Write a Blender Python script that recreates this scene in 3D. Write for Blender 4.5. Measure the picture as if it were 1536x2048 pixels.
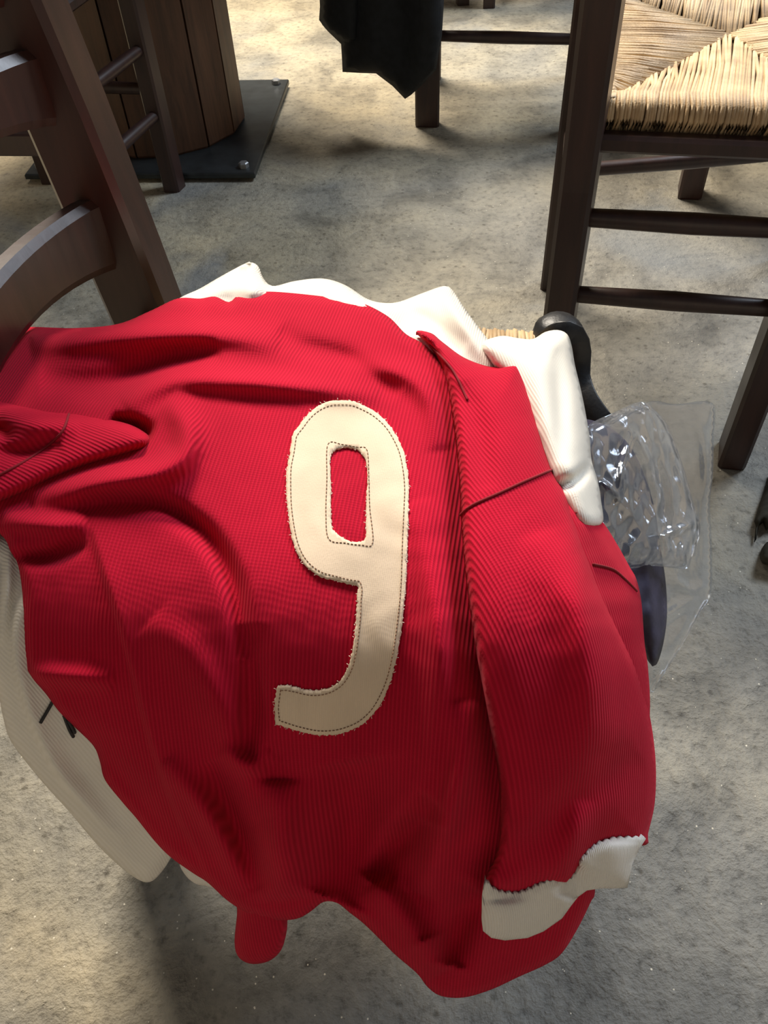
import bpy, bmesh, math, random
import numpy as np
from mathutils import Vector, Matrix
from mathutils.geometry import delaunay_2d_cdt

random.seed(7); RNG = np.random.default_rng(7)
for o in list(bpy.data.objects): bpy.data.objects.remove(o)
SC = bpy.context.scene
COL = SC.collection

# ------------------------------------------------------------------ camera
F, VP, H = 1656.0, (853.0, 2520.0), 0.90      # focal length in px, nadir point, camera height
dn = np.array([VP[0]-768, VP[1]-1024, F]); dn /= np.linalg.norm(dn)
UPc = -dn
Yc = np.array([0, 0, 1.0]) - UPc*UPc[2]; Yc /= np.linalg.norm(Yc)
Xc = np.cross(Yc, UPc)
RW = np.array([Xc, Yc, UPc])                  # world = RW @ cam(x right, y down, z forward)
CAM = np.array([0, 0, H])
cd = bpy.data.cameras.new('camera'); cam = bpy.data.objects.new('camera', cd); COL.objects.link(cam)
cd.sensor_fit = 'VERTICAL'; cd.sensor_height = 24.0; cd.lens = 24.0*F/2048.0; cd.clip_start = 0.02
bx, by, bz = RW @ np.array([1, 0, 0]), RW @ np.array([0, -1, 0]), RW @ np.array([0, 0, -1])
M = Matrix(((bx[0], by[0], bz[0], 0), (bx[1], by[1], bz[1], 0), (bx[2], by[2], bz[2], H), (0, 0, 0, 1)))
cam.matrix_world = M
SC.camera = cam
cd.dof.use_dof = False

# ------------------------------------------------------------------ light
W = bpy.data.worlds.new('world'); SC.world = W; W.use_nodes = True
W.node_tree.nodes['Background'].inputs[0].default_value = (0.90, 0.93, 1.0, 1)
W.node_tree.nodes['Background'].inputs[1].default_value = 0.075

def area(name, loc, target, size, power, col):
    l = bpy.data.lights.new(name, 'AREA'); l.shape = 'RECTANGLE'; l.size, l.size_y = size
    l.energy = power; l.color = col
    o = bpy.data.objects.new(name, l); COL.objects.link(o)
    o.location = loc
    o.rotation_euler = (Vector(target)-Vector(loc)).to_track_quat('-Z', 'Y').to_euler()
    return o
area('warm_key_area', (-0.8, 4.2, 4.2), (0.0, 1.8, 0.2), (2.2, 1.6), 440, (1.0, 0.90, 0.76))  # added warm soft light, high at the far left; no window is built
area('cool_side_area', (2.7, 2.6, 3.4), (0.2, 0.7, 0.4), (1.4, 1.4), 120, (0.78, 0.88, 1.0))  # added cool light, high on the right; no doorway stands there
vs = SC.view_settings
vs.view_transform = 'Standard'; vs.look = 'None'; vs.gamma = 1.0; vs.use_curve_mapping = False
vs.exposure = 0.38

# ------------------------------------------------------------------ pixel helpers
def rays(px, py):
    px = np.asarray(px, float); py = np.asarray(py, float)
    v = np.stack([px-768, py-1024, np.full_like(px, F)], -1) @ RW.T
    return v/np.linalg.norm(v, axis=-1, keepdims=True)
def at(px, py, z):
    r = rays(px, py); t = (z-H)/r[..., 2]; return CAM + r*t[..., None] if r.ndim > 1 else CAM + r*t
def zat(px, py, X, Y):
    r = rays(px, py); t = (X*r[0]+Y*r[1])/(r[0]**2+r[1]**2); return H+t*r[2]

# ------------------------------------------------------------------ materials
def mat(name):
    m = bpy.data.materials.new(name); m.use_nodes = True
    nt = m.node_tree; return m, nt, nt.nodes['Principled BSDF']
def N(nt, kind, **kw):
    n = nt.nodes.new(kind)
    for k, v in kw.items():
        if k in n.inputs: n.inputs[k].default_value = v
        else: setattr(n, k, v)
    return n
def ramp(nt, fac, stops):
    r = nt.nodes.new('ShaderNodeValToRGB'); nt.links.new(fac, r.inputs[0])
    el = r.color_ramp.elements
    while len(el) > 1: el.remove(el[-1])
    el[0].position, el[0].color = stops[0][0], (*stops[0][1], 1)
    for p, c in stops[1:]:
        e = el.new(p); e.color = (*c, 1)
    return r
def mixc(nt, fac, a, b, mode='MIX'):
    m = nt.nodes.new('ShaderNodeMix'); m.data_type = 'RGBA'; m.blend_type = mode
    for s, v in ((m.inputs[0], fac), (m.inputs[6], a), (m.inputs[7], b)):
        if hasattr(v, 'links'): nt.links.new(v, s)
        elif isinstance(v, (int, float)): s.default_value = v
        else: s.default_value = (*v, 1)
    return m.outputs[2]
def bump(nt, h, strength, dist, p, prev=None):
    b = N(nt, 'ShaderNodeBump', Strength=strength, Distance=dist)
    nt.links.new(h, b.inputs['Height'])
    if prev: nt.links.new(prev.outputs[0], b.inputs['Normal'])
    nt.links.new(b.outputs[0], p.inputs['Normal']); return b

def m_floor():
    m, nt, p = mat('rough_concrete')
    tc = N(nt, 'ShaderNodeTexCoord').outputs['Object']
    def noise(sc, det=6, rough=.6, dist=0.0):
        n = N(nt, 'ShaderNodeTexNoise', Scale=sc, Detail=det, Roughness=rough, Distortion=dist); nt.links.new(tc, n.inputs[0]); return n.outputs[0]
    big = noise(1.3, 4, .55, .4); mid = noise(7, 6, .65, .3); fine = noise(70, 4, .7); grit = noise(260, 2, .6)
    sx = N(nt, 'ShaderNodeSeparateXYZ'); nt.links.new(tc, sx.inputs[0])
    wy = N(nt, 'ShaderNodeMath', operation='MULTIPLY_ADD'); nt.links.new(sx.outputs[1], wy.inputs[0]); wy.inputs[1].default_value = .055; nt.links.new(big, wy.inputs[2])  # greyer, darker near and to the right: part floor tone, part painted shading
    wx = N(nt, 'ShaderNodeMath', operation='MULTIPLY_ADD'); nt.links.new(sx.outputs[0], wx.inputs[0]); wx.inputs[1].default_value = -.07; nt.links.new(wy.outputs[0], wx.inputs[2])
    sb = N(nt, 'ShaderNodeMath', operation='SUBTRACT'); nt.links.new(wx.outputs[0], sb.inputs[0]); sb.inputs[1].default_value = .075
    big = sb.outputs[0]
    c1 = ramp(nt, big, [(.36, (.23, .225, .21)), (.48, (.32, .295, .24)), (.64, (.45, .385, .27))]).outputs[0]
    c2 = ramp(nt, mid, [(.3, (.42, .42, .42)), (.5, (.85, .85, .84)), (.7, (1.12, 1.10, 1.05))]).outputs[0]
    c = mixc(nt, 1.0, c1, c2, 'MULTIPLY')
    c3 = ramp(nt, fine, [(.3, (.45, .44, .43)), (.46, (.93, .93, .92)), (.7, (1.15, 1.14, 1.1))]).outputs[0]
    c = mixc(nt, .85, c, c3, 'MULTIPLY')
    # pits, and pale grains that paint in the floor's small glints
    v = N(nt, 'ShaderNodeTexVoronoi', Scale=34.0); nt.links.new(tc, v.inputs[0])
    pit = ramp(nt, v.outputs[0], [(.06, (.45, .43, .40)), (.16, (1, 1, 1))]).outputs[0]
    c = mixc(nt, .8, c, pit, 'MULTIPLY')
    v2 = N(nt, 'ShaderNodeTexVoronoi', Scale=120.0); nt.links.new(tc, v2.inputs[0])
    sel = N(nt, 'ShaderNodeSeparateColor'); nt.links.new(v2.outputs['Color'], sel.inputs[0])
    thr = N(nt, 'ShaderNodeMapRange'); nt.links.new(sel.outputs[0], thr.inputs[0]); thr.inputs[1].default_value = .55; thr.inputs[2].default_value = 1.0; thr.inputs[3].default_value = 0.0; thr.inputs[4].default_value = .13
    lt = N(nt, 'ShaderNodeMath', operation='LESS_THAN'); nt.links.new(v2.outputs[0], lt.inputs[0]); nt.links.new(thr.outputs[0], lt.inputs[1])
    gr = lt.outputs[0]
    c = mixc(nt, gr, c, (.62, .58, .48))
    # worn dark blue-grey patches
    st = noise(2.1, 3, .5, .8)
    sm = ramp(nt, st, [(.58, (0, 0, 0)), (.70, (.55, .55, .55))]).outputs[0]
    c = mixc(nt, sm, c, (.17, .19, .21))
    nt.links.new(c, p.inputs['Base Color'])
    p.inputs['Roughness'].default_value = .62
    p.inputs['Specular IOR Level'].default_value = .35
    b = bump(nt, mid, .85, .014, p); b = bump(nt, fine, .8, .004, p, b); bump(nt, grit, .5, .0012, p, b)
    return m
def m_wood(name, c1, c2, rough=.38):
    m, nt, p = mat(name)
    tc = N(nt, 'ShaderNodeTexCoord').outputs['Object']
    mp = N(nt, 'ShaderNodeMapping', Scale=(55, 55, 5)); nt.links.new(tc, mp.inputs[0])
    n = N(nt, 'ShaderNodeTexNoise', Scale=1.0, Detail=6, Roughness=.65, Distortion=.6); nt.links.new(mp.outputs[0], n.inputs[0])
    nt.links.new(ramp(nt, n.outputs[0], [(.3, c1), (.7, c2)]).outputs[0], p.inputs['Base Color'])
    n2 = N(nt, 'ShaderNodeTexNoise', Scale=14.0, Detail=3); nt.links.new(tc, n2.inputs[0])
    r = N(nt, 'ShaderNodeMapRange'); r.inputs[3].default_value = rough-.08; r.inputs[4].default_value = rough+.12
    nt.links.new(n2.outputs[0], r.inputs[0]); nt.links.new(r.outputs[0], p.inputs['Roughness'])
    bump(nt, n.outputs[0], .15, .001, p)
    return m
def m_knit(name, c, c_dark, pitch, amp, rough=.9, sheen=.16, mott=.10):
    m, nt, p = mat(name)
    uv = N(nt, 'ShaderNodeUVMap').outputs[0]
    sp = N(nt, 'ShaderNodeSeparateXYZ'); nt.links.new(uv, sp.inputs[0])
    def wave(sock, pt):
        a = N(nt, 'ShaderNodeMath', operation='MULTIPLY'); nt.links.new(sock, a.inputs[0]); a.inputs[1].default_value = 2*math.pi/pt
        s = N(nt, 'ShaderNodeMath', operation='SINE'); nt.links.new(a.outputs[0], s.inputs[0])
        h = N(nt, 'ShaderNodeMath', operation='MULTIPLY_ADD'); nt.links.new(s.outputs[0], h.inputs[0]); h.inputs[1].default_value = .5; h.inputs[2].default_value = .5
        return h.outputs[0]
    w1 = wave(sp.outputs[0], pitch); w2 = wave(sp.outputs[1], pitch*.62)
    nz = N(nt, 'ShaderNodeTexNoise', Scale=900.0, Detail=2); nt.links.new(uv, nz.inputs[0])
    nb = N(nt, 'ShaderNodeTexNoise', Scale=18.0, Detail=3); nt.links.new(uv, nb.inputs[0])
    c1 = mixc(nt, w1, c_dark, c)
    c2 = ramp(nt, nb.outputs[0], [(.3, (1-mott, 1-mott, 1-mott)), (.7, (1+mott*.5,)*3)]).outputs[0]
    nt.links.new(mixc(nt, 1.0, c1, c2, 'MULTIPLY'), p.inputs['Base Color'])
    p.inputs['Roughness'].default_value = rough
    p.inputs['Specular IOR Level'].default_value = .12
    p.inputs['Sheen Weight'].default_value = sheen; p.inputs['Sheen Roughness'].default_value = .5
    p.inputs['Sheen Tint'].default_value = (*[min(1, .12+.88*x) for x in c], 1)
    b = bump(nt, w1, amp, .0008, p); b = bump(nt, w2, amp*.22, .0005, p, b); bump(nt, nz.outputs[0], .3, .0004, p, b)
    return m
def m_rush():
    m, nt, p = mat('woven_rush')
    a = N(nt, 'ShaderNodeAttribute', attribute_name='tint')
    tc = N(nt, 'ShaderNodeTexCoord').outputs['Object']
    n = N(nt, 'ShaderNodeTexNoise', Scale=22.0, Detail=5); nt.links.new(tc, n.inputs[0])
    c = ramp(nt, a.outputs['Fac'], [(0, (.46, .31, .16)), (.5, (.60, .43, .24)), (1, (.70, .54, .34))]).outputs[0]
    c2 = ramp(nt, n.outputs[0], [(.35, (.68, .66, .66)), (.6, (1.05, 1.05, 1.05))]).outputs[0]
    nt.links.new(mixc(nt, 1.0, c, c2, 'MULTIPLY'), p.inputs['Base Color'])
    p.inputs['Roughness'].default_value = .6
    n3 = N(nt, 'ShaderNodeTexNoise', Scale=500.0, Detail=2); nt.links.new(tc, n3.inputs[0]); bump(nt, n3.outputs[0], .4, .001, p)
    return m
def m_plain(name, c, rough=.5, metal=0.0, spec=.5, noise=0.15, scale=30, bmp=.1):
    m, nt, p = mat(name)
    tc = N(nt, 'ShaderNodeTexCoord').outputs['Object']
    n = N(nt, 'ShaderNodeTexNoise', Scale=float(scale), Detail=4); nt.links.new(tc, n.inputs[0])
    lo = tuple(x*(1-noise) for x in c); hi = tuple(min(1, x*(1+noise)) for x in c)
    nt.links.new(ramp(nt, n.outputs[0], [(.3, lo), (.7, hi)]).outputs[0], p.inputs['Base Color'])
    p.inputs['Roughness'].default_value = rough; p.inputs['Metallic'].default_value = metal
    p.inputs['Specular IOR Level'].default_value = spec
    if bmp: bump(nt, n.outputs[0], bmp, .002, p)
    return m
def m_film(name, gloss, tint, crumple=0.0):
    m, nt, p = mat(name)
    nt.nodes.remove(p)
    out = nt.nodes['Material Output']
    tc = N(nt, 'ShaderNodeTexCoord').outputs['Object']
    n = N(nt, 'ShaderNodeTexNoise', Scale=30.0, Detail=2, Distortion=.8); nt.links.new(tc, n.inputs[0])
    b = N(nt, 'ShaderNodeBump', Strength=.35, Distance=.003); nt.links.new(n.outputs[0], b.inputs['Height'])
    if crumple:
        vo = N(nt, 'ShaderNodeTexVoronoi', Scale=55.0); vo.feature = 'SMOOTH_F1'; vo.inputs['Smoothness'].default_value = .3; nt.links.new(tc, vo.inputs[0])
        b2 = N(nt, 'ShaderNodeBump', Strength=crumple, Distance=.006); nt.links.new(vo.outputs[0], b2.inputs['Height']); nt.links.new(b.outputs[0], b2.inputs['Normal']); b = b2
    tr = N(nt, 'ShaderNodeBsdfTransparent'); tr.inputs[0].default_value = (*tint, 1)
    gl = N(nt, 'ShaderNodeBsdfGlossy', Roughness=.12); gl.inputs[0].default_value = (.95, .97, 1, 1); nt.links.new(b.outputs[0], gl.inputs['Normal'])
    df = N(nt, 'ShaderNodeBsdfDiffuse'); df.inputs[0].default_value = (.75, .78, .85, 1)
    fr = N(nt, 'ShaderNodeFresnel', IOR=1.5); nt.links.new(b.outputs[0], fr.inputs['Normal'])
    ad = N(nt, 'ShaderNodeMath', operation='MULTIPLY_ADD'); nt.links.new(fr.outputs[0], ad.inputs[0]); ad.inputs[1].default_value = .55; ad.inputs[2].default_value = gloss
    m1 = N(nt, 'ShaderNodeMixShader'); nt.links.new(ad.outputs[0], m1.inputs[0]); nt.links.new(tr.outputs[0], m1.inputs[1]); nt.links.new(gl.outputs[0], m1.inputs[2])
    m2 = N(nt, 'ShaderNodeMixShader'); m2.inputs[0].default_value = .035; nt.links.new(m1.outputs[0], m2.inputs[1]); nt.links.new(df.outputs[0], m2.inputs[2])
    nt.links.new(m2.outputs[0], out.inputs[0])
    return m

MAT = dict(
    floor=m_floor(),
    wood=m_wood('dark_stained_wood', (.020, .010, .009), (.045, .020, .016)),
    wood_red=m_wood('reddish_stained_wood', (.024, .010, .008), (.052, .021, .015), .33),
    stave=m_wood('brown_stave_wood', (.045, .022, .012), (.12, .055, .028), .5),
    red=m_knit('red_rib_knit', (.54, .007, .034), (.40, .004, .022), .0024, .55),
    white=m_knit('white_rib_knit', (.80, .76, .69), (.75, .71, .63), .0017, .3, mott=.05),
    cuff=m_knit('white_cuff_knit', (.82, .79, .74), (.76, .72, .66), .0015, .5, mott=.05),
    patch=m_knit('off_white_felt', (.80, .64, .48), (.77, .61, .45), .0011, .25, mott=.14),
    thread=m_plain('brown_thread', (.22, .11, .06), .8),
    seam=m_plain('dark_red_seam', (.22, .002, .010), .9),
    fray=m_plain('pale_fray', (.82, .70, .60), .9),
    rush=m_rush(), rush_core=m_plain('rush_core', (.22, .15, .08), .8),
    steel=m_plain('black_steel', (.045, .052, .055), .36, .6, .5, .3, 25, .1),
    bolt=m_plain('worn_bolt', (.38, .39, .40), .4, .8),
    jacket=m_plain('black_cloth', (.010, .012, .015), .8, 0, .3, .25, 60, .3),
    dark=m_plain('dark_purple_cloth', (.045, .040, .075), .6, 0, .4, .5, 40, .4),
    strap=m_plain('black_strap', (.012, .013, .016), .42, 0, .5, .2, 200, .2),
    ink=m_plain('black_ink', (.02, .018, .018), .7),
    olive=m_plain('dark_olive_cloth', (.035, .032, .024), .9, 0, .2, .4, 90, .5),
    film=m_film('clear_film', .02, (.94, .95, .97), .7), film2=m_film('thin_clear_film', .004, (.93, .94, .95)),
)

# ------------------------------------------------------------------ objects
def setp(o, label=None, cat=None, group=None, kind=None):
    for k, v in (('label', label), ('category', cat), ('group', group), ('kind', kind)):
        if v: o[k] = v
    return o
def empty(name, loc=(0, 0, 0), **kw):
    o = bpy.data.objects.new(name, None); COL.objects.link(o); o.location = loc; o.empty_display_size = .1
    return setp(o, **kw)
def obj(name, verts, faces, m, parent=None, smooth=False, uv=None, attr=None, kind=None, label=None):
    me = bpy.data.meshes.new(name); me.from_pydata([tuple(map(float, v)) for v in verts], [], [tuple(map(int, f)) for f in faces]); me.update()
    if smooth: me.polygons.foreach_set('use_smooth', [True]*len(me.polygons))
    if uv is not None:
        l = me.uv_layers.new(name='UVMap'); vi = np.empty(len(me.loops), dtype=np.int32); me.loops.foreach_get('vertex_index', vi)
        l.data.foreach_set('uv', np.asarray(uv, np.float32)[vi].ravel())
    if attr is not None:
        a = me.attributes.new('tint', 'FLOAT', 'POINT'); a.data.foreach_set('value', np.asarray(attr, np.float32))
    me.materials.append(m if not isinstance(m, str) else MAT[m])
    o = bpy.data.objects.new(name, me); COL.objects.link(o)
    if parent:
        o.parent = parent; o.matrix_parent_inverse = Matrix.Translation(-Vector(parent.location))
    if kind: o['kind'] = kind
    if label: o['label'] = label
    return o
V3 = lambda *a: np.array(a, float)
def unit(v): v = np.asarray(v, float); return v/np.linalg.norm(v)
def loft(sections, closed=True):
    n = len(sections[0]); vs = [p for s in sections for p in s]; fs = []
    for i in range(len(sections)-1):
        for j in range(n):
            k = (j+1) % n; fs.append((i*n+j, i*n+k, (i+1)*n+k, (i+1)*n+j))
    fs.append(tuple(range(n-1, -1, -1))); fs.append(tuple(range((len(sections)-1)*n, len(sections)*n)))
    return vs, fs
def rect_sec(c, a, b, wa, wb, ch):
    A, B = wa/2, wb/2
    pts = [(-A+ch, -B), (A-ch, -B), (A, -B+ch), (A, B-ch), (A-ch, B), (-A+ch, B), (-A, B-ch), (-A, -B+ch)]
    return [c + a*x + b*y for x, y in pts]
def board(path, a, b, wa, wb, ch=.004):
    return loft([rect_sec(V3(*p), a, b, (wa if np.isscalar(wa) else wa[i]), (wb if np.isscalar(wb) else wb[i]), ch) for i, p in enumerate(path)])
def tube(path, r, n=8, caps=True):
    path = [V3(*p) for p in path]; secs = []
    for i, p in enumerate(path):
        t = unit(path[min(i+1, len(path)-1)]-path[max(i-1, 0)])
        a = np.cross(t, V3(0, 0, 1));
        if np.linalg.norm(a) < 1e-3: a = V3(1, 0, 0)
        a = unit(a); b = np.cross(t, a); rr = r if np.isscalar(r) else r[i]
        secs.append([p+a*rr*math.cos(2*math.pi*k/n)+b*rr*math.sin(2*math.pi*k/n) for k in range(n)])
    return loft(secs)
class MB:
    def __init__(s): s.v, s.f, s.t = [], [], []
    def add(s, vf, tint=.5):
        k = len(s.v); s.v += list(vf[0]); s.f += [tuple(i+k for i in f) for f in vf[1]]; s.t += [tint]*len(vf[0])

# ------------------------------------------------------------------ floor
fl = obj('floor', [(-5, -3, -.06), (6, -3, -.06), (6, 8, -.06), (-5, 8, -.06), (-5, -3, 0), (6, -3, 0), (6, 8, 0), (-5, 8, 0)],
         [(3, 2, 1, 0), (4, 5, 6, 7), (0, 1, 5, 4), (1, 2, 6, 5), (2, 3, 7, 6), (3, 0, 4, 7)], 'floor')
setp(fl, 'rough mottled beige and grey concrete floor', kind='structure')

m_wall = m_plain('warm_plaster', (.52, .47, .40), .9, 0, .2, .12, 6, .2)
def wall(name, x0, x1, y0, y1):
    o = obj(name, [(x, y, z) for z in (0, 2.6) for x, y in ((x0, y0), (x1, y0), (x1, y1), (x0, y1))], [(3, 2, 1, 0), (4, 5, 6, 7), (0, 1, 5, 4), (1, 2, 6, 5), (2, 3, 7, 6), (3, 0, 4, 7)], m_wall)
    setp(o, 'plain warm plaster courtyard wall', kind='structure')
wall('wall_left', -5, -4.85, -3, 8); wall('wall_right', 5.85, 6, -3, 8); wall('wall_back', -4.85, 5.85, 7.85, 8); wall('wall_front', -4.85, 5.85, -3, -2.85)

# ------------------------------------------------------------------ chairs
def rush_seat(corners, zs, parent, nper=58, detail=True, rail=.013):
    """corners: 4 plan points in order, zs: their heights."""
    P = [V3(c[0], c[1], z) for c, z in zip(corners, zs)]
    ctr = sum(P)/4 + V3(0, 0, -.004)
    mb = MB()
    for i in range(4):
        A, B = P[i], P[(i+1) % 4]
        e = unit(B-A); out = unit(np.cross(e, V3(0, 0, 1)))
        if np.dot(out, ctr-A) > 0: out = -out
        n = max(6, int(np.linalg.norm(B-A)/.0036)) if detail else 22
        for k in range(n):
            s = (k+.5)/n; E = A+(B-A)*s
            D = A+(ctr-A)*2*s if s < .5 else B+(ctr-B)*2*(1-s)
            D = D + V3(0, 0, -.002)
            jit = RNG.normal(0, .0006, 3)
            L = np.linalg.norm(D-E)
            path = [E-out*.028+V3(0, 0, -.030), E+out*rail*.6+V3(0, 0, -.028), E+out*rail+V3(0, 0, -.012)+jit, E+out*rail*.45+V3(0, 0, .003)+jit,
                    E-out*.012+V3(0, 0, .0065)]
            if L > .03:
                path += [E+(D-E)*.5+V3(0, 0, .005)+jit*1.4]
            path += [D+e*RNG.normal(0, .0025)+(E-D)*RNG.uniform(-.02, .015)]
            r = (.0025 if detail else .0085)*RNG.uniform(.85, 1.2)
            mb.add(tube(path, r, 5 if detail else 4), float(RNG.beta(2.2, 2.0)))
    core = [p+V3(0, 0, -.010) for p in P]+[p+V3(0, 0, -.024) for p in P]
    rs = obj('rush_seat', core, [(0, 1, 2, 3), (7, 6, 5, 4), (0, 4, 5, 1), (1, 5, 6, 2), (2, 6, 7, 3), (3, 7, 4, 0)], 'rush_core', parent)
    st = obj('rush_strands', mb.v, mb.f, 'rush', rs, True, attr=mb.t, kind='stuff')
    st.parent = rs; st.matrix_parent_inverse = Matrix.Identity(4)
    st.matrix_parent_inverse = rs.matrix_world.inverted() @ Matrix.Identity(4)
    return rs

def chair(label, group, BL, BR, FL, FR, zb=.47, zf=.48, top=.93, lean=.07, kick=.0, slat_z=(.60, .71, .83), wood='wood', detail=True,
          back_rungs=(.26, .37), front_rungs=(.22,), side_rungs=(.17, .30), pw=.037, pd=.06, knob=False, slats=True, slat_h=.07, bow=.02, seat_in=.006, slat_hs=None, knob_mat=None):
    BL, BR, FL, FR = [V3(p[0], p[1]) for p in (BL, BR, FL, FR)]
    c = (BL+BR+FL+FR)/4
    root = empty('rush_chair', (c[0], c[1], 0), label=label, cat='chair', group=group)
    w2 = unit(BR-BL); d2 = unit((FL+FR)/2-(BL+BR)/2)
    w = V3(w2[0], w2[1], 0); d = V3(d2[0], d2[1], 0)
    leans = lambda z: -lean*max(0, z-.42)/.5 - (lean*.15)*max(0, z-.7)/.3
    posts = []
    for B in (BL, BR):
        path = []
        for z in (0, .004, .12, .3, .42, .52, .65, .8, top-.01, top):
            k = -kick*max(0, .3-z)/.3
            path.append((B[0]+d[0]*(leans(z)+k), B[1]+d[1]*(leans(z)+k), z))
        wb = [pd*.96, pd, pd, pd, pd*1.02, pd, pd*.95, pd*.85, pd*.75, pd*.6]
        obj('back_post', *board(path, w, d, [pw*.97]+[pw]*8+[pw*.7], wb, .005), wood, root)
    for Fp in (FL, FR):
        if knob:
            hs = [(0, .018), (.01, .019), (.2, .0205), (.42, .021), (zf-.02, .0225), (zf+.004, .023), (zf+.014, .021), (zf+.020, .015), (zf+.022, .006)]
            secs = [[V3(Fp[0]+r*1.0*math.cos(a), Fp[1]+r*math.sin(a), z) for a in np.linspace(0, 2*math.pi, 16, endpoint=False)] for z, r in hs]
            obj('front_leg', *loft(secs), knob_mat or wood, root, True)
        else:
            obj('front_leg', *board([(Fp[0], Fp[1], z) for z in (0, .005, .2, .40, zf-.012, zf-.004)], w, d, .036, .038, .004), wood, root)
    P3 = lambda q, z: V3(q[0], q[1], z)
    # seat rails under the rush
    for a, b, za, zb_ in ((BL, BR, zb, zb), (FL, FR, zf, zf), (BL, FL, zb, zf), (BR, FR, zb, zf)):
        dirv = unit(P3(b, 0)-P3(a, 0)); side = V3(-dirv[1], dirv[0], 0)
        obj('seat_rail', *board([P3(a, za-.036)+dirv*.012, P3(b, zb_-.036)-dirv*.012], side, V3(0, 0, 1), .022, .020, .004), wood, root)
    def rung(a, b, z, z2=None):
        p, q = P3(a, z), P3(b, z2 or z); 
        obj('rung', *tube([p, p+(q-p)*.08, p+(q-p)*.5, p+(q-p)*.92, q], [.010, .0115, .0135, .0115, .010], 10), wood, root, True)
    for z in back_rungs: rung(BL, BR, z)
    for z in front_rungs: rung(FL, FR, z)
    for z in side_rungs: rung(BL, FL, z); rung(BR, FR, z)
    # seat: corners just inside the posts at the back
    rush_seat([BL+w2*.012+d2*seat_in, BR-w2*.012+d2*seat_in, FR-w2*.004+d2*.004, FL+w2*.004+d2*.004], [zb, zb, zf, zf], root, detail=detail)
    if slats:
        L = np.linalg.norm(BR-BL)
        for i, z in enumerate(slat_z):
            n = 20; secs = []
            h = slat_hs[i] if slat_hs else slat_h*(1.15 if i == len(slat_z)-1 else 1)
            for k in range(n+1):
                s = k/n; q = BL+(BR-BL)*s; arch = 1-(2*s-1)**2
                off = leans(z)-bow*arch
                sh = .010*max(0, 1-min(s, 1-s)/.07)**2
                zt = z+h/2+.012*arch-sh; zl = z-h/2+.030*arch*(1 if i < len(slat_z)-1 else .5)
                base = V3(q[0]+d[0]*off, q[1]+d[1]*off, 0); th = .010
                rr = .006
                secs.append([base-d*(th-rr*.4)+V3(0, 0, zl), base+d*(th-rr*.4)+V3(0, 0, zl), base+d*th+V3(0, 0, zl+rr), base+d*th+V3(0, 0, zt-rr), base+d*(th-rr*.8)+V3(0, 0, zt), base-d*(th-rr*.8)+V3(0, 0, zt), base-d*th+V3(0, 0, zt-rr), base-d*th+V3(0, 0, zl+rr)])
            obj('slat', *loft(secs), wood, root, False)
    return root

GRP = 'rush-seated ladder-back chairs'
# chair carrying the jerseys (its back is on the left)
dh = np.array([.978, -.208]); wh = np.array([-.208, -.978])
Pf = np.array([-.205, .665]); Pn = Pf+.30*wh
mid = (Pf+Pn)/2+dh*.385
jersey_chair = chair('dark wooden ladder-back chair with jerseys heaped on its rush seat', GRP, Pf, Pn, mid-.172*wh-.012*dh, mid+.115*wh-.05*dh,
                     zb=.465, zf=.445, lean=.05, wood='wood_red', knob=True, knob_mat='strap', slat_z=(.545, .662, .742), slat_hs=(.068, .058, .05), pw=.043, pd=.057, slat_h=.066, bow=.02)
# right-hand chair, seen from behind
chair('empty dark wooden chair, pale woven rush seat fully in view', GRP, (.258, .955), (.535, .890), (.345, 1.375), (.79, 1.40),
      zb=.503, zf=.505, seat_in=.02, wood='wood', pw=.040, pd=.066, back_rungs=(.262, .372), front_rungs=(.225,), side_rungs=(.30,), slat_z=(.70, .80, .90), top=.97, lean=.05)
# chair behind it
chair('dark wooden chair standing behind the empty rush-seated chair', GRP, (.705, 1.70), (1.05, 1.63), (.80, 2.12), (1.20, 2.04), wood='wood_red', detail=False, pw=.05)
# chair with the black jacket
chair('dark wooden chair with a black jacket hung over its back', GRP, (.195, 2.42), (.165, 2.125), (.60, 2.37), (.53, 2.04), wood='wood', detail=False,
      side_rungs=(.205, .33))
# chair beside the pedestal table
gch = chair('dark wooden chair pulled up to the pedestal table', GRP, at(-70, 500, 0)[:2], at(228, 505, 0)[:2], at(105, 362, 0)[:2], at(350, 378, 0)[:2], wood='wood', detail=False,
      back_rungs=(.36,))
# far chairs, only their feet reach into the picture
ga, gb = at(-70, 500, .245), at(228, 505, .245); ga = V3(*at(-70, 500, 0)[:2], .228); gb = V3(*at(228, 505, 0)[:2], .228); gd = unit(gb-ga)
obj('stretcher', *board([ga, gb], V3(-gd[1], gd[0], 0), V3(0, 0, 1), .022, .042, .003), 'wood_red', gch)
fa, fb_ = at(925, 8, 0)[:2], at(978, 14, 0)[:2]
chair('far dark wooden chair with its leg foot close beside the black jacket', GRP, fa+[-.40, .33], fa+[-.37, .02], fa+[-.03, .38], fa, wood='wood', detail=False)
chair('far dark wooden chair whose leg foot stands beyond the jacket chair rung', GRP, fb_+[.37, .03], fb_+[.41, .34], fb_, fb_+[.05, .38], wood='wood', detail=False)

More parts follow.
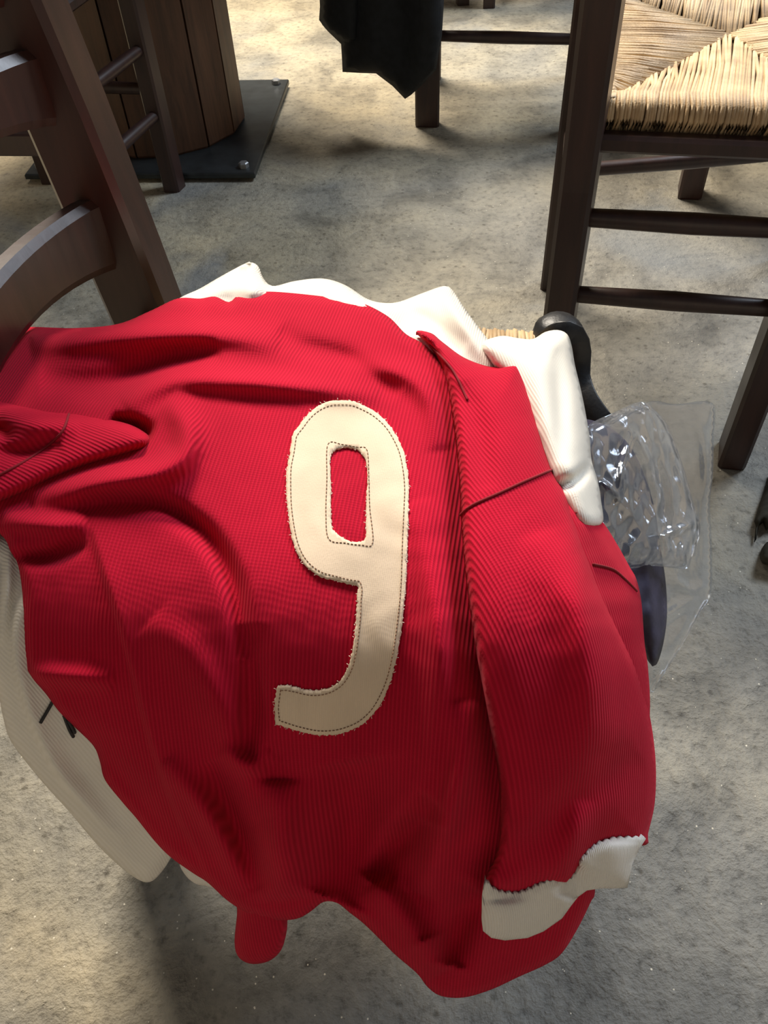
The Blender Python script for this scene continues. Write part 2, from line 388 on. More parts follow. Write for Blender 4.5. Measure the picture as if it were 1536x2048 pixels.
# ------------------------------------------------------------------ pedestal table
pc = np.array([-.497, 2.174]); pu = unit(V3(-.55, .06, 0)); pv = unit(V3(.06, .55, 0))
tb = empty('pedestal_table', (pc[0], pc[1], 0), label='table with a round wooden stave column on a square black steel plate', cat='table')
c3 = V3(pc[0], pc[1], 0)
pl = [c3+pu*a*.275+pv*b*.275 for a, b in ((-1, -1), (1, -1), (1, 1), (-1, 1))]
def slab(quad, z0, z1, ch=.003):
    q = [V3(p[0], p[1], 0) for p in quad]; c = sum(q)/4
    sh = [c+(p-c)*(1-ch/ np.linalg.norm(p-c)) for p in q]
    return loft([[p+V3(0, 0, z0) for p in q], [p+V3(0, 0, z1-ch) for p in q], [p+V3(0, 0, z1) for p in sh]])
obj('base_plate', *slab(pl, .008, .02), 'steel', tb)
for a, b in ((-1, -1), (1, -1), (1, 1), (-1, 1)):
    p = c3+pu*a*.245+pv*b*.245
    obj('bolt', *loft([[p+V3(r*math.cos(t), r*math.sin(t), z) for t in np.linspace(0, 2*math.pi, 6, endpoint=False)] for z, r in ((0, .008), (.02, .008), (.0201, .012), (.03, .012), (.032, .009))]), 'bolt', tb)
NS = 14; R0 = .20
for k in range(NS):
    a0, a1 = 2*math.pi*k/NS+.012, 2*math.pi*(k+1)/NS-.012
    secs = []
    for z in (.02, .025, .70):
        rr = R0*(1 if z > .021 else .985)
        secs.append([V3(pc[0]+rr*math.cos(a0), pc[1]+rr*math.sin(a0), z), V3(pc[0]+rr*math.cos(a1), pc[1]+rr*math.sin(a1), z),
                     V3(pc[0]+(rr-.025)*math.cos(a1), pc[1]+(rr-.025)*math.sin(a1), z), V3(pc[0]+(rr-.025)*math.cos(a0), pc[1]+(rr-.025)*math.sin(a0), z)])
    obj('stave', *loft(secs), 'stave', tb)
obj('core', *loft([[V3(pc[0]+(R0-.02)*math.cos(t), pc[1]+(R0-.02)*math.sin(t), z) for t in np.linspace(0, 2*math.pi, 20, endpoint=False)] for z in (.02, .70)]), 'wood', tb)
obj('tabletop', *loft([[V3(pc[0]+.50*r*math.cos(t), pc[1]+.50*r*math.sin(t), z) for t in np.linspace(0, 2*math.pi, 40, endpoint=False)] for z, r in ((.70, .98), (.705, 1), (.735, 1), (.74, .985))]), 'wood_red', tb)

# ------------------------------------------------------------------ cloth: drape field over the heap on the seat
CC = np.array([-.06, .45]); U0, U1, V0, V1, RAD, ZT = -.30, .225, -.215, .205, .085, .535
def hgt(x, y):
    qx, qy = x-CC[0], y-CC[1]
    u = qx*dh[0]+qy*dh[1]-(U0+U1)/2; v = qx*wh[0]+qy*wh[1]-(V0+V1)/2
    du = np.abs(u)-((U1-U0)/2-RAD); dv = np.abs(v)-((V1-V0)/2-RAD)
    s = np.hypot(np.maximum(du, 0), np.maximum(dv, 0))+np.minimum(np.maximum(du, dv), 0)-RAD
    crown = .010*np.cos(np.clip(u*5, -1.5, 1.5))*np.cos(np.clip(v*6, -1.5, 1.5))
    return ZT+crown-5.2*(np.hypot(s, .032)+s)/2
GX0, GY0, GST = -140, 460, 12
gx = np.arange(GX0, 1560, GST); gy = np.arange(GY0, 2110, GST)
def drape_grid():
    PX, PY = np.meshgrid(gx, gy); r = rays(PX, PY); t = np.full(PX.shape, .18)
    best = np.full(PX.shape, 9.0); bt = np.zeros(PX.shape); done = np.zeros(PX.shape, bool)
    for i in range(420):
        p = CAM+r*t[..., None]
        cl = p[..., 2]-hgt(p[..., 0], p[..., 1]); ok = p[..., 2] > .06
        upd = (~done) & (cl < best) & ok
        best[upd] = cl[upd]; bt[upd] = t[upd]
        done |= (cl < 0) & ok
        t = t+.0025
    G = bt
    k0 = int((1185-GX0)/GST)
    for k in range(k0+1, len(gx)): G[:, k] = G[:, k0]+(gx[k]-gx[k0])*.00070
    for _ in range(3):
        Pd = np.pad(G, 1, mode='edge')
        G = (Pd[1:-1, 1:-1]*2+Pd[:-2, 1:-1]+Pd[2:, 1:-1]+Pd[1:-1, :-2]+Pd[1:-1, 2:])/6
    return G
DG = drape_grid()
def face_grid():              # how squarely the heap faces the eye: folds keep their height on steep sides
    PX, PY = np.meshgrid(gx, gy); r = rays(PX, PY); P = CAM+r*DG[..., None]
    n = np.cross(np.gradient(P, axis=1), np.gradient(P, axis=0)); n /= np.linalg.norm(n, axis=-1, keepdims=True)+1e-12
    G = np.clip(.66/np.maximum(np.abs((n*r).sum(-1)), .05), .8, 2.6)
    for _ in range(8):
        Pd = np.pad(G, 1, mode='edge'); G = (Pd[1:-1, 1:-1]*2+Pd[:-2, 1:-1]+Pd[2:, 1:-1]+Pd[1:-1, :-2]+Pd[1:-1, 2:])/6
    return G
FG = face_grid()
def face(px, py): return drape(px, py, FG)
def drape(px, py, DG=DG):
    fx = np.clip((px-GX0)/GST, 0, len(gx)-1.001); fy = np.clip((py-GY0)/GST, 0, len(gy)-1.001)
    i = fx.astype(int); j = fy.astype(int); a = fx-i; b = fy-j
    return (DG[j, i]*(1-a)+DG[j, i+1]*a)*(1-b)+(DG[j+1, i]*(1-a)+DG[j+1, i+1]*a)*b

def catmull(pts, step, closed=True):
    P = np.array(pts, float); n = len(P); out = []
    for i in range(n if closed else n-1):
        p0, p1, p2, p3 = (P[(i-1) % n], P[i], P[(i+1) % n], P[(i+2) % n]) if closed else (P[max(i-1, 0)], P[i], P[i+1], P[min(i+2, n-1)])
        k = max(1, int(round(np.linalg.norm(p2-p1)/step)))
        for j in range(k):
            t = j/k; out.append(.5*((2*p1)+(-p0+p2)*t+(2*p0-5*p1+4*p2-p3)*t*t+(-p0+3*p1-3*p2+p3)*t**3))
    if not closed: out.append(P[-1])
    return np.array(out)
def seg_dist(px, py, poly, closed):
    """distance, signed side and parameter along the polyline"""
    A = poly if closed else poly[:-1]; B = np.roll(poly, -1, 0) if closed else poly[1:]
    best = np.full(px.shape, 1e9); side = np.zeros(px.shape); par = np.zeros(px.shape)
    n = len(A)
    for i in range(n):
        d = B[i]-A[i]; L2 = d@d+1e-9
        t = np.clip(((px-A[i][0])*d[0]+(py-A[i][1])*d[1])/L2, 0, 1)
        ex = px-A[i][0]-t*d[0]; ey = py-A[i][1]-t*d[1]; q = np.hypot(ex, ey)
        m = q < best
        best[m] = q[m]; side[m] = np.sign(d[0]*(py-A[i][1])-d[1]*(px-A[i][0]))[m]; par[m] = ((i+t)/n)[m]
    return best, side, par
def inside(px, py, poly):
    c = np.zeros(px.shape, bool); n = len(poly); j = n-1
    for i in range(n):
        xi, yi = poly[i]; xj, yj = poly[j]
        if yi != yj:
            c ^= ((yi > py) != (yj > py)) & (px < (xj-xi)*(py-yi)/(yj-yi)+xi)
        j = i
    return c
class Sheet:
    """a cloth layer: folds are (kind, polyline, width px, height m); ridge 'r' or one-sided overlap 's' (proud on the polyline's right-hand side, y down)"""
    def __init__(s, outline, lift=0, puff=None, curl=(.006, 10), folds=(), wave=None, base=None, soft=True, ostep=8, gain=1.0):
        s.poly = catmull(outline, ostep) if soft else np.array(outline, float)
        s.lift, s.puff, s.curl, s.wave, s.base = lift, puff, curl, wave, base or drape
        s.folds = [(k, catmull(p, 14, False), w, a*gain) for k, p, w, a in folds]
    def t(s, px, py):
        px = np.asarray(px, float); py = np.asarray(py, float)
        b0 = s.base(px, py); t = np.zeros_like(b0)-s.lift
        d, _, _ = seg_dist(px, py, s.poly, True)
        if s.puff:
            a, w = s.puff; q = np.clip(1-d/w, 0, 1); t = t-a*np.sqrt(1-q*q)
        if s.curl: t = t+s.curl[0]*np.exp(-(d/s.curl[1])**2)
        for k, p, w, a in s.folds:
            q, sd, par = seg_dist(px, py, p, False)
            tp = np.clip(np.sin(np.pi*np.clip(par, 0, 1)), 0, 1)**.75
            if k == 'r': t = t-a*np.exp(-(q/w)**2)*tp
            else:
                sg = q*sd; t = t-a*tp*np.exp(-np.maximum(sg, 0)/w)/(1+np.exp(-np.clip(sg/2.5, -30, 30)))*np.exp(-np.maximum(-sg, 0)/8)
        if s.wave:
            a, L, sx, sy = s.wave; t = t-a*(np.sin(px/L+sx)*np.cos(py/(L*1.7)+sy)+.5*np.sin((px*.6+py)/(L*.8)+sx*2))
        return b0+t*s.F(px, py)
    def F(s, px, py): return face(np.asarray(px, float), np.asarray(py, float)) if s.base is drape else 1.0
    def P(s, px, py, up=0): return CAM+rays(px, py)*(s.t(px, py)-up*s.F(px, py))[..., None]
    def build(s, name, m, parent, step=8, thick=.0022, holes=(), e1=None, label=None, jitter=0, up=0):
        e1 = V3(dh[0], dh[1], 0) if e1 is None else unit(e1)
        b = s.poly.copy()
        if jitter: b = b+RNG.normal(0, jitter, b.shape)
        hs = [np.array(h, float)+(RNG.normal(0, jitter, np.shape(h)) if jitter else 0) for h in holes]
        x0, y0 = b.min(0); x1, y1 = b.max(0)
        X, Y = np.meshgrid(np.arange(x0+step/2, x1, step), np.arange(y0+step/2, y1, step))
        X[1::2] += step/2
        X, Y = X.ravel(), Y.ravel()
        X = X+RNG.normal(0, step*.04, X.shape)
        k = inside(X, Y, b) & (seg_dist(X, Y, b, True)[0] > step*.45)
        for h in hs: k &= (~inside(X, Y, h)) & (seg_dist(X, Y, h, True)[0] > step*.45)
        pts = [tuple(p) for p in b]; edges = [(i, (i+1) % len(b)) for i in range(len(b))]
        for h in hs:
            o = len(pts); pts += [tuple(p) for p in h]; edges += [(o+i, o+(i+1) % len(h)) for i in range(len(h))]
        pts += list(zip(X[k], Y[k]))
        r = delaunay_2d_cdt([Vector(p) for p in pts], edges, [], 0, 1e-4)
        q = np.array([(v.x, v.y) for v in r[0]]); T = np.array([f for f in r[2] if len(f) == 3])
        cen = q[T].mean(1); kk = inside(cen[:, 0], cen[:, 1], b)
        for h in hs: kk &= ~inside(cen[:, 0], cen[:, 1], h)
        T = T[kk]
        p3 = s.P(q[:, 0], q[:, 1], up)
        n = np.cross(p3[T[:, 1]]-p3[T[:, 0]], p3[T[:, 2]]-p3[T[:, 0]])
        fl = (n*(CAM-p3[T[:, 0]])).sum(1) < 0
        T[fl] = T[fl][:, ::-1]
        e2 = np.cross(V3(0, 0, 1), e1); u = p3@e1; v = p3@e2-p3[:, 2]
        o = obj(name, p3, T, m, parent, True, uv=np.stack([u, v], 1), label=label)
        if thick:
            md = o.modifiers.new('thickness', 'SOLIDIFY'); md.thickness = thick; md.offset = -1; md.use_even_offset = False
        return o
    def line(s, name, pts, r, m, parent, up=.001, dash=None, closed=False, label=None, step=5):
        p = catmull(pts, step, closed)
        if closed: p = np.vstack([p, p[:1]])
        mb = MB()
        if dash:
            L = np.concatenate([[0], np.cumsum(np.linalg.norm(np.diff(p, axis=0), axis=1))]); x = 0
            while x+dash[0] < L[-1]:
                qx = np.interp([x, x+dash[0]], L, p[:, 0]); qy = np.interp([x, x+dash[0]], L, p[:, 1])
                mb.add(tube(list(s.P(qx, qy, up)), r, 4)); x += dash[0]+dash[1]
        else: mb.add(tube(list(s.P(p[:, 0], p[:, 1], up)), r, 6))
        return obj(name, mb.v, mb.f, m, parent, True, label=label)

# ---- white jersey under the red one
wj = empty('white_jersey', (CC[0], CC[1], .48), label='white knitted jersey heaped under the red jersey on the chair', cat='jersey')
top_w = Sheet([(345, 640), (352, 602), (400, 577), (436, 556), (465, 540), (497, 525), (516, 532), (526, 555), (545, 572), (590, 562), (645, 557), (690, 570), (735, 598), (770, 606), (800, 603), (845, 586), (888, 572), (905, 580), (925, 610), (950, 645), (985, 690), (1020, 730), (1060, 800), (1050, 880), (900, 820), (700, 720), (480, 690)],
              lift=-.004, curl=(.010, 12), wave=(.002, 40, .3, 1),
              folds=[('r', [(500, 535), (510, 580), (480, 620)], 26, .012), ('r', [(400, 590), (470, 575), (560, 590)], 16, .008), ('r', [(620, 570), (700, 600), (800, 640)], 26, .008), ('r', [(890, 580), (930, 650), (990, 740)], 22, .012), ('r', [(780, 615), (850, 640), (930, 700)], 18, -.008)])
top_w.build('body_panel', 'white', wj, 7)
slv = Sheet([(960, 690), (1000, 672), (1035, 676), (1065, 678), (1090, 664), (1115, 660), (1134, 668), (1143, 690), (1150, 730), (1162, 780), (1172, 830), (1180, 880), (1183, 920), (1195, 960), (1202, 1000), (1204, 1050), (1160, 1060), (1110, 980), (1070, 880), (1030, 780), (985, 730)],
            lift=.004, puff=(.022, 75), curl=(.006, 8), folds=[('r', [(1110, 690), (1120, 800), (1125, 930)], 16, -.006), ('r', [(1075, 720), (1095, 850), (1140, 960)], 22, .006), ('r', [(1110, 975), (1150, 960), (1185, 925)], 10, -.010)])
slv.build('sleeve', 'white', wj, 7, e1=V3(1, .2, 0))
hang = Sheet([(-80, 1060), (0, 1062), (60, 1085), (110, 1200), (160, 1330), (240, 1480), (330, 1620), (350, 1690), (338, 1722), (318, 1750), (300, 1764), (278, 1760), (240, 1733), (195, 1690), (140, 1625), (90, 1570), (45, 1515), (18, 1475), (5, 1430), (-4, 1390), (-30, 1340), (-80, 1300)],
             lift=-.012, curl=(.010, 12),
             folds=[('s', [(100, 1120), (40, 1200), (25, 1300), (45, 1400), (80, 1490), (120, 1560), (190, 1640), (250, 1690)][::-1], 60, .030), ('r', [(20, 1090), (15, 1200), (5, 1290)], 8, .009), ('r', [(0, 1110), (-5, 1220), (-12, 1300)], 6, -.008), ('r', [(120, 1480), (170, 1540), (260, 1660)], 28, -.008)])
hang.build('hanging_side', 'white', wj, 7, e1=V3(.6, .8, 0))
for pts in ([(106, 1402), (96, 1420), (81, 1446)], [(128, 1432), (138, 1458), (147, 1474)], [(136, 1440), (146, 1458), (150, 1466)]):
    hang.line('ink_stroke', pts, .0011, 'ink', wj, up=.0012, label='black ink stroke on the white knit')
Sheet([(360, 1725), (372, 1752), (392, 1768), (412, 1772), (440, 1775), (440, 1740), (400, 1720)], lift=-.010, curl=(.003, 6)).build('white_trim', 'cuff', wj, 6)

# ---- red jersey
rj = empty('red_jersey', (CC[0], CC[1], .5), label='red ribbed jersey with a cloth number nine draped over the chair', cat='jersey')
body = Sheet([(-80, 700), (-20, 676), (30, 662), (60, 654), (150, 656), (235, 648), (300, 622), (355, 597), (400, 597), (430, 593), (458, 604), (478, 590), (520, 584), (560, 584), (640, 592), (715, 603), (775, 632), (812, 668), (850, 690), (900, 740), (950, 800), (1010, 900), (1050, 1050), (1090, 1200), (1130, 1400), (1165, 1600), (1185, 1720), (1190, 1785), (1183, 1801), (1156, 1856), (1124, 1906), (1092, 1929), (1037, 1954), (983, 1979), (928, 1995), (882, 1992), (855, 1974), (834, 1947), (791, 1910), (764, 1883), (727, 1847), (700, 1826), (674, 1806), (647, 1804), (620, 1824), (592, 1838), (547, 1840), (501, 1829), (456, 1802), (415, 1765), (387, 1747), (342, 1715), (310, 1683), (273, 1637), (246, 1606), (210, 1560), (200, 1524), (187, 1492), (150, 1455), (118, 1423), (91, 1387), (64, 1355), (50, 1323), (46, 1255), (45, 1190), (36, 1130), (22, 1105), (0, 1068), (-80, 1030)],
             lift=.010, curl=(.008, 9), wave=(.0016, 70, .4, 1.1),
             folds=[
                 ('r', [(60, 690), (250, 672), (430, 668), (560, 690)], 26, .012),
                 ('r', [(80, 760), (200, 765), (330, 725), (440, 695)], 28, -.009),
                 ('r', [(250, 815), (330, 765), (450, 762), (620, 775), (760, 790)], 22, .009),
                 ('r', [(560, 655), (600, 690), (700, 720), (800, 790)], 22, -.006),
                 ('r', [(690, 740), (800, 745), (860, 800), (880, 900)], 24, .008),
                 ('r', [(330, 800), (372, 850), (366, 910), (310, 945), (200, 965), (60, 1000)], 28, .016),
                 ('r', [(215, 850), (270, 860), (305, 875)], 20, -.020),
                 ('r', [(150, 1010), (250, 1005), (340, 1020), (420, 1080), (470, 1180), (490, 1320)], 20, -.012),
                 ('r', [(0, 1040), (120, 1050), (178, 1040)], 22, .010),
                 ('r', [(20, 1110), (100, 1112), (170, 1080)], 16, -.012),
                 ('s', [(172, 1020), (200, 1130), (240, 1260), (275, 1390), (305, 1500), (350, 1620), (400, 1720), (436, 1800)][::-1], 80, .007),
                 ('r', [(50, 1350), (130, 1352), (230, 1362)], 22, .009),
                 ('r', [(110, 1430), (170, 1470), (270, 1600), (350, 1700)], 30, -.006),
                 ('r', [(300, 1240), (390, 1330), (470, 1480), (520, 1640)], 40, .008),
                 ('r', [(500, 1250), (505, 1400), (495, 1500), (560, 1530)], 26, -.010),
                 ('r', [(540, 1500), (500, 1530), (440, 1500)], 22, .008),
                 ('r', [(700, 1520), (715, 1620), (700, 1720), (668, 1800)], 62, -.030),
                 ('r', [(850, 1640), (810, 1760), (850, 1880)], 45, -.014),
                 ('r', [(560, 1560), (560, 1680), (570, 1800)], 45, .018),
                 ('r', [(830, 1000), (870, 1200), (880, 1400), (850, 1560), (800, 1680)], 34, .010),
                 ('r', [(905, 760), (925, 950), (945, 1200), (985, 1450), (1000, 1650), (960, 1760)], 34, -.016),
                 ('r', [(930, 1400), (925, 1520), (880, 1680), (840, 1790)], 30, .018),
                 ('r', [(870, 1600), (800, 1680), (740, 1760)], 28, -.018),
                 ('r', [(960, 1780), (920, 1850), (900, 1930)], 34, -.016),
                 ('r', [(330, 1520), (420, 1640), (500, 1780)], 26, .010),
                 ('r', [(420, 1520), (470, 1640), (520, 1780)], 26, -.012),
                 ('r', [(760, 1760), (820, 1850), (880, 1950)], 34, .016),
             ], gain=1.55)
body.build('body', 'red', rj, 6, thick=.0025)
under = Sheet([(1080, 960), (1135, 985), (1165, 1008), (1203, 1041), (1234, 1088), (1260, 1135), (1273, 1159), (1283, 1205), (1289, 1284), (1296, 1335), (1300, 1420), (1290, 1500), (1230, 1450), (1150, 1250), (1090, 1080)],
              lift=.010, curl=(.010, 14), puff=(.008, 40), folds=[('r', [(1150, 1030), (1180, 1040), (1215, 1060)], 7, -.004)])
under.build('front_panel', 'red', rj, 7, e1=V3(1, .35, 0))
under.line('seam', [(1152, 1026), (1175, 1024), (1200, 1042)], .0008, 'seam', rj)
under.line('seam', [(1186, 1128), (1225, 1138), (1250, 1158), (1274, 1182)], .0008, 'seam', rj)
sleeve = Sheet([(832, 664), (862, 666), (885, 684), (930, 716), (985, 734), (1015, 724), (1040, 724), (1062, 780), (1085, 862), (1108, 938), (1135, 985), (1152, 1034), (1187, 1131), (1219, 1209), (1273, 1323), (1293, 1400), (1306, 1470), (1312, 1540), (1309, 1610), (1296, 1668), (1292, 1690), (1229, 1692), (1192, 1708), (1165, 1735), (1150, 1758), (1137, 1775), (1101, 1778), (1083, 1785), (1046, 1800), (1019, 1802), (992, 1797), (968, 1775), (972, 1750), (990, 1712), (1000, 1660), (997, 1560), (978, 1440), (952, 1300), (932, 1160), (922, 1040), (918, 960), (908, 860), (892, 770), (868, 706)],
               lift=.014, puff=(.020, 85), curl=(.012, 8),
               folds=[('r', [(930, 760), (960, 870), (975, 980)], 26, -.006), ('r', [(1000, 1750), (1060, 1690), (1180, 1580), (1280, 1510)], 40, -.008), ('r', [(1090, 1060), (1150, 1250), (1220, 1500)], 50, .006), ('r', [(1090, 1770), (1140, 1700), (1160, 1600)], 26, .006)])
sleeve.build('sleeve', 'red', rj, 7, thick=.0025, e1=V3(.92, .38, 0))
sleeve.line('seam', [(921, 1030), (945, 1010), (1000, 985), (1050, 962), (1107, 938)], .0009, 'seam', rj)
sleeve.line('seam', [(860, 690), (905, 740), (935, 800)], .0008, 'seam', rj)
cuff_top = [(971, 1760), (992, 1780), (1019, 1786), (1046, 1784), (1083, 1768), (1101, 1761), (1137, 1759), (1156, 1741), (1165, 1719), (1192, 1692), (1229, 1676), (1292, 1675)]
zig = []
ct = catmull(cuff_top, 7, False)
for i, p in enumerate(ct): zig.append((p[0], p[1]+(2.5 if i % 2 else -2.5)))
cuff = Sheet(zig+[(1277, 1701), (1265, 1728), (1255, 1776), (1228, 1777), (1201, 1777), (1174, 1781), (1156, 1794), (1142, 1812), (1124, 1837), (1087, 1863), (1055, 1876), (1010, 1881), (983, 1876), (966, 1862), (963, 1840), (964, 1790)],
             lift=.032, curl=(.003, 8), soft=False, folds=[('r', [(1010, 1800), (1015, 1880)], 50, .008), ('r', [(1160, 1730), (1140, 1800)], 28, -.010), ('r', [(1240, 1680), (1230, 1770)], 35, .006)])
cuff.build('cuff', 'cuff', rj, 6, thick=.003, e1=V3(.92, .38, 0), label='white ribbed cuff')
tip = Sheet([(480, 1770), (474, 1829), (469, 1884), (475, 1911), (492, 1925), (515, 1928), (542, 1920), (563, 1899), (573, 1865), (575, 1838), (575, 1770)], lift=-.012, puff=(.016, 45), curl=(.006, 6))
tip.build('sleeve_end', 'red', rj, 6, thick=.0025)
lsl = Sheet([(-80, 790), (0, 800), (45, 810), (100, 822), (138, 825), (165, 828), (215, 838), (262, 850), (296, 870), (300, 885), (285, 900), (240, 915), (170, 935), (100, 962), (40, 990), (-20, 1010), (-80, 1010)],
            lift=.016, puff=(.014, 55), curl=(.012, 10), folds=[('r', [(0, 830), (80, 850), (160, 850)], 20, .008), ('r', [(-20, 905), (60, 905), (120, 880)], 18, -.010), ('r', [(-20, 850), (10, 862), (20, 880)], 12, -.010)])
lsl.build('folded_sleeve', 'red', rj, 6, e1=V3(.5, .86, 0))
lsl.line('seam', [(138, 828), (125, 862), (95, 892), (50, 922), (-5, 952)], .0008, 'seam', rj)

# the number
cr = lambda L: [(480+x/2.56, 740+y/2.56) for x, y in L]
nine = cr([(520, 155), (580, 160), (640, 185), (700, 220), (760, 275), (800, 335), (835, 410), (855, 500), (865, 600), (862, 700), (855, 850), (850, 1000), (845, 1120), (830, 1280), (810, 1420), (795, 1500), (775, 1580), (745, 1660), (700, 1740), (650, 1795), (590, 1835), (500, 1865), (400, 1870), (300, 1850), (220, 1825), (185, 1812), (182, 1805), (175, 1740), (180, 1680), (188, 1628), (194, 1622), (240, 1620), (300, 1632), (360, 1645), (420, 1642), (470, 1625), (515, 1590), (550, 1530), (570, 1460), (585, 1360), (595, 1260), (600, 1160), (604, 1108), (600, 1100), (560, 1095), (480, 1075), (410, 1055), (350, 1015), (305, 960), (275, 890), (255, 800), (242, 700), (238, 600), (240, 500), (255, 420), (270, 330), (300, 290), (345, 230), (400, 185), (460, 160)])
hole = cr([(490, 405), (520, 395), (560, 395), (600, 405), (640, 450), (650, 500), (655, 560), (648, 650), (645, 750), (643, 850), (625, 875), (580, 880), (540, 865), (500, 840), (470, 800), (462, 700), (465, 600), (462, 500), (465, 430)])
class OnBody(Sheet):
    def t(s, px, py): return body.t(px, py)
num = OnBody(nine, ostep=3.5)
num.build('number_patch', 'patch', rj, 7, thick=.0016, holes=[catmull(hole, 3.5)], jitter=.75, up=.0026, label='off-white felt number nine with frayed edges')
poly9 = catmull(nine, 6); d9 = np.roll(poly9, -1, 0)-np.roll(poly9, 1, 0); nrm = np.stack([-d9[:, 1], d9[:, 0]], 1); nrm /= np.linalg.norm(nrm, axis=1, keepdims=True)
ins = poly9+nrm*8.5
if not inside(ins[:, 0], ins[:, 1], poly9).mean() > .5: ins = poly9-nrm*8.5
num.line('stitching', [tuple(p) for p in ins[::2]], .00028, 'thread', rj, up=.0030, dash=(4.5, 3.0), closed=True, label='brown running stitch')
num.line('stitching', cr([(450, 380), (520, 380), (600, 395), (650, 408), (660, 560), (664, 700), (680, 885), (620, 895), (540, 885), (455, 865), (440, 740), (445, 560)]), .00028, 'thread', rj, up=.0030, dash=(4.5, 3.0), closed=True, label='brown running stitch')
# loose threads around the patch edge
mb = MB()
for P9, k in ((catmull(nine, 4), 1), (catmull(hole, 4), -1)):
    for i in range(0, len(P9), 2):
        a = RNG.uniform(0, 6.28); L = RNG.uniform(2, 6)
        q = np.array([P9[i], P9[i]+[L*math.cos(a), L*math.sin(a)]])
        mb.add(tube(list(num.P(q[:, 0], q[:, 1], .0022)), .00022, 3))
obj('frayed_threads', mb.v, mb.f, 'fray', rj, True, kind='stuff')

# ------------------------------------------------------------------ dark garment in a clear plastic bag, and the strap
def plane_base(pts):
    P = [at(x, y, z) for x, y, z in pts]; n = np.cross(P[1]-P[0], P[2]-P[0])
    return lambda px, py: ((P[0]-CAM)@n)/(rays(px, py)@n)
pb = plane_base([(1180, 850, .45), (1430, 850, .37), (1300, 1380, .30)])
dg = empty('bagged_garment', at(1260, 1100, .38), label='dark purple garment inside a clear plastic bag beside the white sleeve', cat='garment')
g1 = Sheet([(1120, 850), (1165, 838), (1205, 848), (1240, 870), (1268, 905), (1292, 960), (1310, 1020), (1320, 1090), (1331, 1160), (1334, 1230), (1326, 1290), (1312, 1330), (1296, 1322), (1270, 1250), (1200, 1150), (1120, 1040)], lift=.002, puff=(.014, 50), base=pb,
           folds=[('r', [(1200, 900), (1250, 960), (1290, 1060)], 14, .008), ('r', [(1190, 960), (1240, 1040), (1270, 1150)], 12, -.008), ('r', [(1290, 1080), (1300, 1200), (1310, 1290)], 9, .006)], wave=(.002, 11, 0, 0))
g1.build('folded_garment', 'dark', dg, 7, thick=.004)
crk = lambda s: (s, 17, 1.3, .4)
f1 = Sheet([(1150, 880), (1180, 848), (1225, 826), (1282, 803), (1310, 820), (1335, 850), (1352, 890), (1372, 950), (1388, 1010), (1400, 1045), (1398, 1075), (1385, 1110), (1374, 1137), (1345, 1136), (1310, 1132), (1270, 1136), (1230, 1136), (1190, 1090), (1150, 1000)], lift=.024, puff=(.016, 45), base=pb, wave=crk(.0022), ostep=7,
           folds=[('r', [(1265, 860), (1245, 930), (1240, 990)], 6, .008), ('r', [(1270, 865), (1300, 930), (1320, 1010)], 7, .007), ('r', [(1335, 870), (1365, 960), (1392, 1050)], 7, .009), ('r', [(1325, 1070), (1350, 1062), (1395, 1045)], 6, .010), ('r', [(1325, 1060), (1335, 1100), (1330, 1130)], 6, .009), ('r', [(1310, 910), (1330, 990), (1330, 1070)], 9, -.010), ('r', [(1200, 960), (1230, 985), (1245, 1000)], 5, .008), ('r', [(1370, 1080), (1365, 1110), (1374, 1135)], 5, .008)])
f1.build('bag_pocket', 'film', dg, 5, thick=.0004, label='crumpled glossy film')
f2 = Sheet([(1180, 870), (1290, 806), (1350, 808), (1425, 806), (1428, 870), (1426, 950), (1420, 1010), (1424, 1100), (1422, 1185), (1400, 1225), (1365, 1290), (1330, 1345), (1305, 1385), (1290, 1370), (1280, 1300), (1250, 1200), (1200, 1100), (1170, 980)], lift=-.022, base=pb, wave=(.0012, 26, .8, .1), curl=(.004, 8),
           folds=[('r', [(1340, 1150), (1380, 1180), (1420, 1170)], 8, .006), ('r', [(1310, 1250), (1350, 1220), (1400, 1190)], 8, .005), ('r', [(1300, 1290), (1320, 1330), (1310, 1375)], 6, .006), ('r', [(1390, 830), (1410, 900), (1415, 1000)], 9, .005)])
f2.build('bag_sheet', 'film2', dg, 7, thick=.0004, label='thin outer layer of clear film')
sp = [at(1085, 690, .47), at(1118, 668, .492), at(1148, 672, .488), at(1158, 705, .475), at(1156, 752, .46), at(1172, 800, .452), at(1207, 850, .44)]
spp = catmull([tuple(p) for p in sp], .008, False)
secs = []
for i, p in enumerate(spp):
    tdir = unit(spp[min(i+1, len(spp)-1)]-spp[max(i-1, 0)]); nn = unit(np.cross(tdir, np.cross(unit(CAM-p), tdir))); sd = np.cross(tdir, nn)
    secs.append(rect_sec(p, sd, nn, .020, .003, .001))
st = obj('black_strap', *loft(secs), 'strap', None, True)
setp(st, 'flat black strap between the white sleeve and the plastic bag', 'strap')

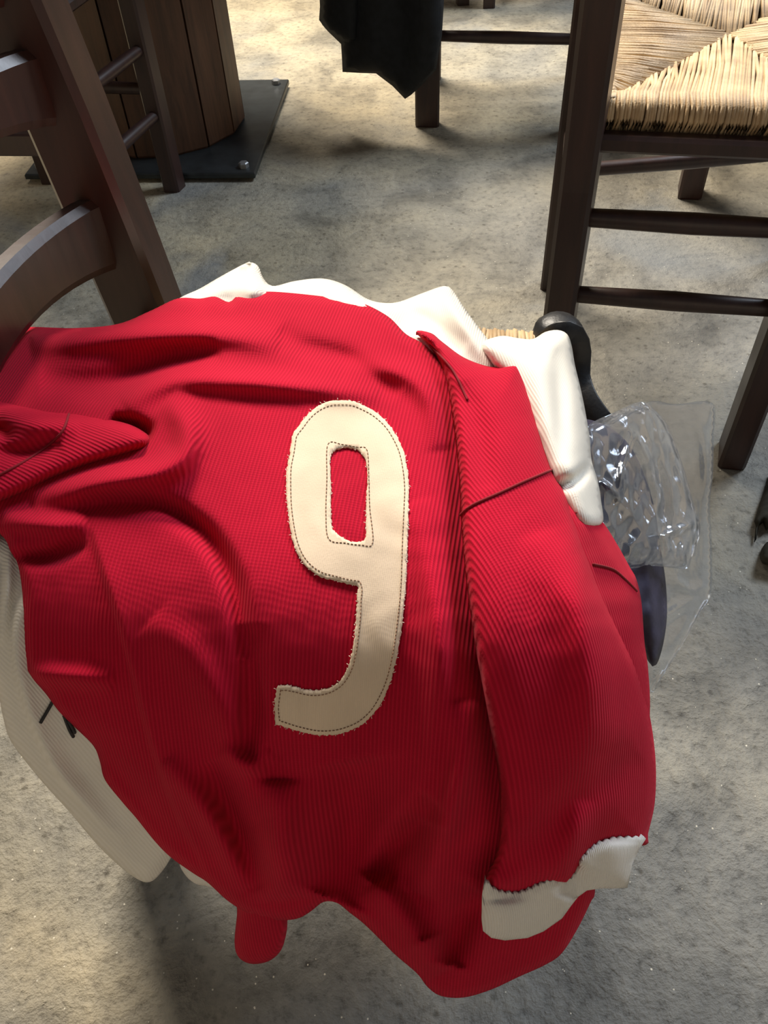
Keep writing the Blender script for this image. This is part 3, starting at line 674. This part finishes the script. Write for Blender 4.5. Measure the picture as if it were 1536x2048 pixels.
# ------------------------------------------------------------------ black jacket on the far chair
jk = empty('black_jacket', (.06, 2.2, .1), label='black jacket hanging down from a chair back to near the floor', cat='jacket')
A0 = at(700, 120, .3)
def jbase(px, py):            # upright plane leaning on the outer side of the chair back
    n = V3(-.55, -.83, .06); p0 = V3(.13, 2.06, .2)
    return ((p0-CAM)@n)/(rays(px, py)@n)
j1 = Sheet([(650, -160), (646, -60), (640, 10), (638, 40), (655, 62), (682, 88), (684, 120), (685, 144), (720, 146), (752, 147), (785, 172), (810, 198), (822, 190), (842, 172), (872, 140), (884, 70), (888, 0), (892, -160)], base=jbase, lift=.02, puff=(.03, 60), curl=(.01, 10), soft=False,
           folds=[('r', [(735, -150), (740, 0), (745, 140)], 22, .02), ('r', [(690, -150), (685, 0), (690, 80)], 14, -.015), ('r', [(790, -150), (800, 50), (812, 180)], 18, -.015), ('r', [(850, -150), (850, 0), (840, 150)], 18, .015)])
j1.build('jacket_body', 'jacket', jk, 9, thick=.008)
j2 = Sheet([(640, -150), (640, 20), (640, 42), (660, 66), (690, 84), (715, 80), (722, 0), (720, -150)], base=jbase, lift=.045, puff=(.03, 36), curl=(.01, 8), ostep=9)
j2.build('jacket_sleeve', 'jacket', jk, 9, thick=.008)

# ------------------------------------------------------------------ dark frayed cloth by the chair leg
q = at(1545, 1095, 0)
fc = empty('dark_cloth', (q[0], q[1], 0), label='dark olive frayed cloth lying on the concrete near the empty chair', cat='cloth')
fb = lambda px, py: (.012-H)/rays(px, py)[..., 2]
Sheet([(1600, 930), (1540, 945), (1528, 985), (1520, 1005), (1512, 1030), (1508, 1042), (1511, 1052), (1509, 1085), (1513, 1078), (1518, 1052), (1526, 1045), (1532, 1062), (1545, 1050), (1600, 1040)], base=fb, lift=0, puff=(.02, 40), curl=(.008, 5), soft=False).build('frayed_edge', 'olive', fc, 5, thick=.003)
Sheet([(1600, 1075), (1545, 1080), (1528, 1090), (1520, 1108), (1522, 1122), (1535, 1130), (1600, 1135)], base=fb, lift=0, puff=(.025, 30), curl=(.01, 5)).build('rolled_end', 'olive', fc, 5, thick=.003)
